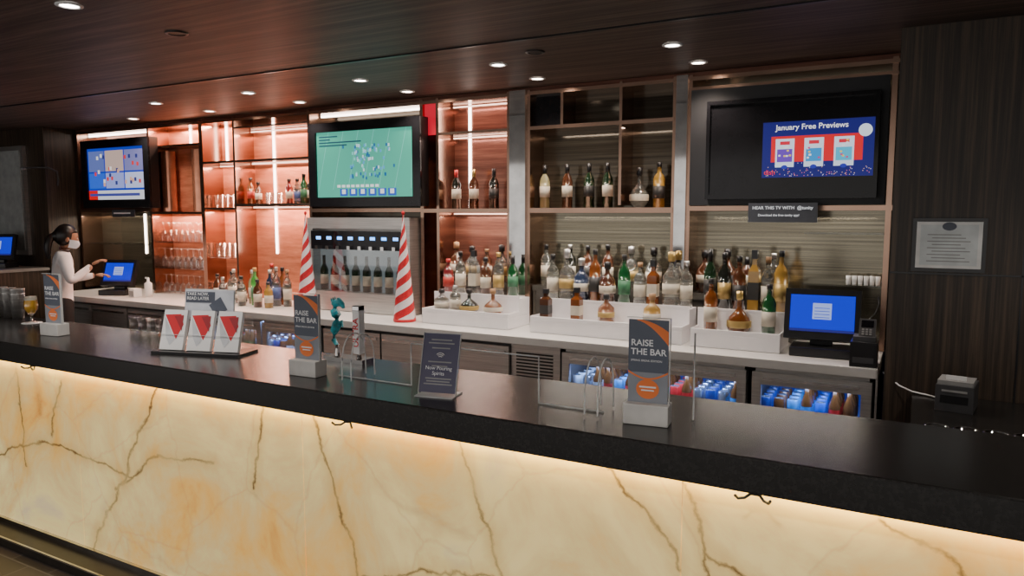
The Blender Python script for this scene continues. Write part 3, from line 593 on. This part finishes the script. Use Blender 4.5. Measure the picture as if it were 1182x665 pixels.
Vv=[((0,0,.92),(.135,.105)),((0,.01,1.06),(.115,.09)),((0,.025,1.20),(.135,.10)),((0,.03,1.31),(.10,.08)),((0,.04,1.375),(.05,.05)),((0,.055,1.44),(.045,.045)),
 ((.145,.03,1.315),.06),((.22,.06,1.10),.05),((.18,.18,1.19),.038),((.165,.24,1.245),.027),
 ((-.145,.03,1.315),.06),((-.215,.06,1.10),.05),((-.14,.24,1.12),.036),((-.125,.30,1.13),.026),
 ((.09,0,.82),.095),((.095,.02,.47),.062),((.095,-.02,.10),.042),((.1,.10,.045),.036),
 ((-.09,0,.82),.095),((-.1,-.01,.47),.062),((-.1,-.05,.10),.042),((-.105,.07,.045),.036)]
Ee=[(0,1),(1,2),(2,3),(3,4),(4,5),(3,6),(6,7),(7,8),(8,9),(3,10),(10,11),(11,12),(12,13),(0,14),(14,15),(15,16),(16,17),(0,18),(18,19),(19,20),(20,21)]
def asg(c):
    if c.z<.085: return 3
    if c.z<.93: return 1
    if c.z>1.385 and abs(c.x)<.1: return 2
    if c.y>.218 and c.x>.08: return 2
    if c.y>.28 and c.x<-.08: return 2
    return 0
bo=skin("clothed_body",Vv,Ee,[shirt,pants,skinm,shoe],asg); bo.parent=w_
def hand(name,o,sgn,pitch):
    vs=[((0,-.02,0),.022),((0,.02,0),.028),((0,.055,-.002),.026)];es=[(0,1),(1,2)]
    ob=skin(name+"_palm",vs,es,[skinm],lambda c:0,2); ob.scale=(1.15,1,.55)
    E_=EM(name); E_.parent=w_; E_.location=o; E_.rotation_euler=(pitch,0,.1*sgn); ob.parent=E_
    for i,(dx,L) in enumerate([(-.026,.062),(-.009,.072),(.009,.068),(.025,.052)]):
        f=skin("finger_%d"%(i+1),[((dx*.9,.045,0),.009),((dx,.045+L*.4,-.006),.0085),((dx*1.05,.045+L*.72,-.02),.0078),((dx*1.08,.045+L*.92,-.036),.0065)],[(0,1),(1,2),(2,3)],[skinm],lambda c:0,1); f.parent=E_
    f=skin("thumb",[((-.02*sgn,.0,-.002),.012),((-.042*sgn,.022,-.008),.0105),((-.05*sgn,.048,-.014),.0085)],[(0,1),(1,2)],[skinm],lambda c:0,1); f.parent=E_
hand("hand_right",(.16,.26,1.26),1,.5); hand("hand_left",(-.12,.32,1.132),-1,.05)
hd=EM("head",(0,.075,1.50),(-.22,0,-.05)); hd.parent=w_
q=M(); q.sphere((0,0,0),(.072,.088,.105),skinm,24,16)
for i,v in enumerate(q.v):
    if v.z<-.02: v.x*=1-.35*min(1,(-v.z-.02)/.085); v.y=v.y*(1-.1*min(1,(-v.z-.02)/.085))+.012*min(1,(-v.z-.02)/.085)
    if v.y>.06 and abs(v.x)<.02 and -.035<v.z<.015: v.y+=.016*(1-abs(v.x)/.02)*(1-abs(v.z+.02)/.035 if v.z<.015 else 0)
for s in (-1,1):
    q.sphere((s*.073,-.002,-.01),(.010,.018,.03),skinm,10,8)
    q.sphere((s*.027,.078,.008),(.013,.008,.007),white,10,6); q.sphere((s*.027,.085,.008),(.006,.004,.006),black,8,6); q.box(s*.027-.016,s*.027+.016,.082,.088,.026,.031,hairm)
q.box(-.02,.02,.078,.086,-.058,-.052,P("lips",(.35,.1,.09),.5))
q.obj("face",hd)
q=M(); vs=[];fs=[]
nn=14;kk=6
for k in range(kk+1):
    z=-.012-.075*k/kk
    for i in range(nn+1):
        a=math.radians(-80+160*i/nn); bul=.022*math.sin(math.pi*min(1,k/kk*.9+.1))*math.cos(a)
        vs.append((math.sin(a)*(.077-.018*(k/kk)),math.cos(a)*(.088)+bul+.002,z))
for k in range(kk):
    for i in range(nn): a=k*(nn+1)+i; fs.append((a,a+1,a+nn+2,a+nn+1))
q.add(vs,fs,maskm,True)
for s in (-1,1): q.tube([(s*.073,.02,-.02),(s*.078,.0,.0),(s*.076,-.015,.01)],.0015,white,5)
q.obj("surgical_mask",hd)
q=M(); q.sphere((0,-.016,.02),(.084,.097,.106),hairm,24,16)
for v in q.v:
    if v.y>.03: 
        if v.z<.045: v.y=.03; v.x*=.93
q.sphere((0,-.085,-.0),(.05,.045,.05),hairm,16,10)
q.obj("hair_cap",hd)
pt=skin("ponytail",[((0,-.10,.02),.03),((0,-.135,-.03),.038),((.01,-.14,-.10),.036),((.012,-.125,-.17),.026),((.01,-.115,-.225),.01)],[(0,1),(1,2),(2,3),(3,4)],[hairm],lambda c:0,2); pt.parent=hd
# ------------------------------------------------------------ lights
def light(name,kind,loc,energy,col,size=.1,rot=(0,0,0),**k):
    l=bpy.data.lights.new(name,kind); l.energy=energy; l.color=col
    if kind=='SPOT': l.spot_size=k.get('spot',2.2); l.spot_blend=.7; l.shadow_soft_size=size
    if kind=='AREA':
        l.shape='RECTANGLE'; l.size=size; l.size_y=k.get('sy',size)
    if kind=='POINT': l.shadow_soft_size=size
    o=bpy.data.objects.new(name,l); o.location=loc; o.rotation_euler=rot; C.objects.link(o); return o
lamp=E("downlight_lens",(1,.8,.65),20); lampA=E("downlight_lens_front",(1,.93,.85),20)
def down(x,y,m,en,col,on=True):
    e=EM("recessed_downlight",(x,y,2.62)); q=M()
    q.lathe((0,0,0),[(.055,-.001),(.055,-.006),(.04,-.008),(.038,-.003)],white if on else black,20)
    q.lathe((0,0,0),[(.038,-.004),(0,-.004)],m,20); q.obj("trim_ring",e)
    if on:
        l=light("lamp",'SPOT',(0,0,-.02),en,col,.04); l.parent=e
for i in range(5):
    x=-1.21-1.075*i
    down(x,3.95,lampA,50,(1,.9,.8)); down(x,4.47,lamp,40,(1,.80,.64))
down(-6.58,4.47,lamp,35,(1,.8,.62))
down(-3.27,1.95,lampA,70,(1,.92,.84)); down(-1.93,3.75,black,0,(1,1,1),False); down(-3.3,2.5,black,0,(1,1,1),False)  # last two are no lamps: a small dark speaker and a dark disk
for x in (-6,-3.3,-.6,1.5): down(x,.6,lampA,80,(1,.92,.84))  # unseen downlights over the customer side, added for ambient light
down(.9,2.9,lampA,60,(1,.9,.8))
for x,z,s,en in [(-6.4,2.55,.5,10),(-6.4,1.70,.6,12),(-5.8,2.55,.3,8),(-5.1,2.45,.7,10),(-5.1,2.15,.7,9),(-5.1,1.76,.7,12),(-5.78,1.74,.3,8),(-5.78,2.16,.3,5)]:
    light("shelf_strip",'AREA',(x,4.87,z),en,(1,.52,.35),s,sy=.04)
light("shelf_strip",'AREA',(-2.97,4.87,2.54),3,(1,.55,.45),.5,sy=.04); light("shelf_strip",'AREA',(-2.97,4.87,2.3),3,(1,.65,.55),.5,sy=.04); light("shelf_strip",'AREA',(-2.97,4.87,1.70),5,(1,.75,.62),.5,sy=.04)
light("shelf_strip",'AREA',(-1.95,4.80,1.70),5,(1,.87,.75),.9,sy=.04); light("shelf_strip",'AREA',(-.75,4.80,1.70),5,(1,.87,.75),1.0,sy=.04); light("shelf_strip",'AREA',(-7.4,4.80,1.70),6,(1,.8,.62),1.0,sy=.04)
light("shelf_strip",'AREA',(-1.95,4.80,2.30),3,(1,.85,.72),.9,sy=.04)
light("bar_led",'AREA',(-2.2,2.03,.962),17,(1,.66,.18),8.5,rot=(-.2,0,0),sy=.02)
wd=bpy.data.worlds.new("world"); bpy.context.scene.world=wd; wd.use_nodes=True
wd.node_tree.nodes["Background"].inputs[0].default_value=(1,.95,.9,1); wd.node_tree.nodes["Background"].inputs[1].default_value=1.0
# ------------------------------------------------------------ camera
cd=bpy.data.cameras.new("camera"); cd.sensor_width=36; cd.lens=850/1182*36; cam=bpy.data.objects.new("camera",cd); C.objects.link(cam)
cam.location=(0,0,1.72); cam.rotation_euler=(math.pi/2-.1003,0,.5061); bpy.context.scene.camera=cam
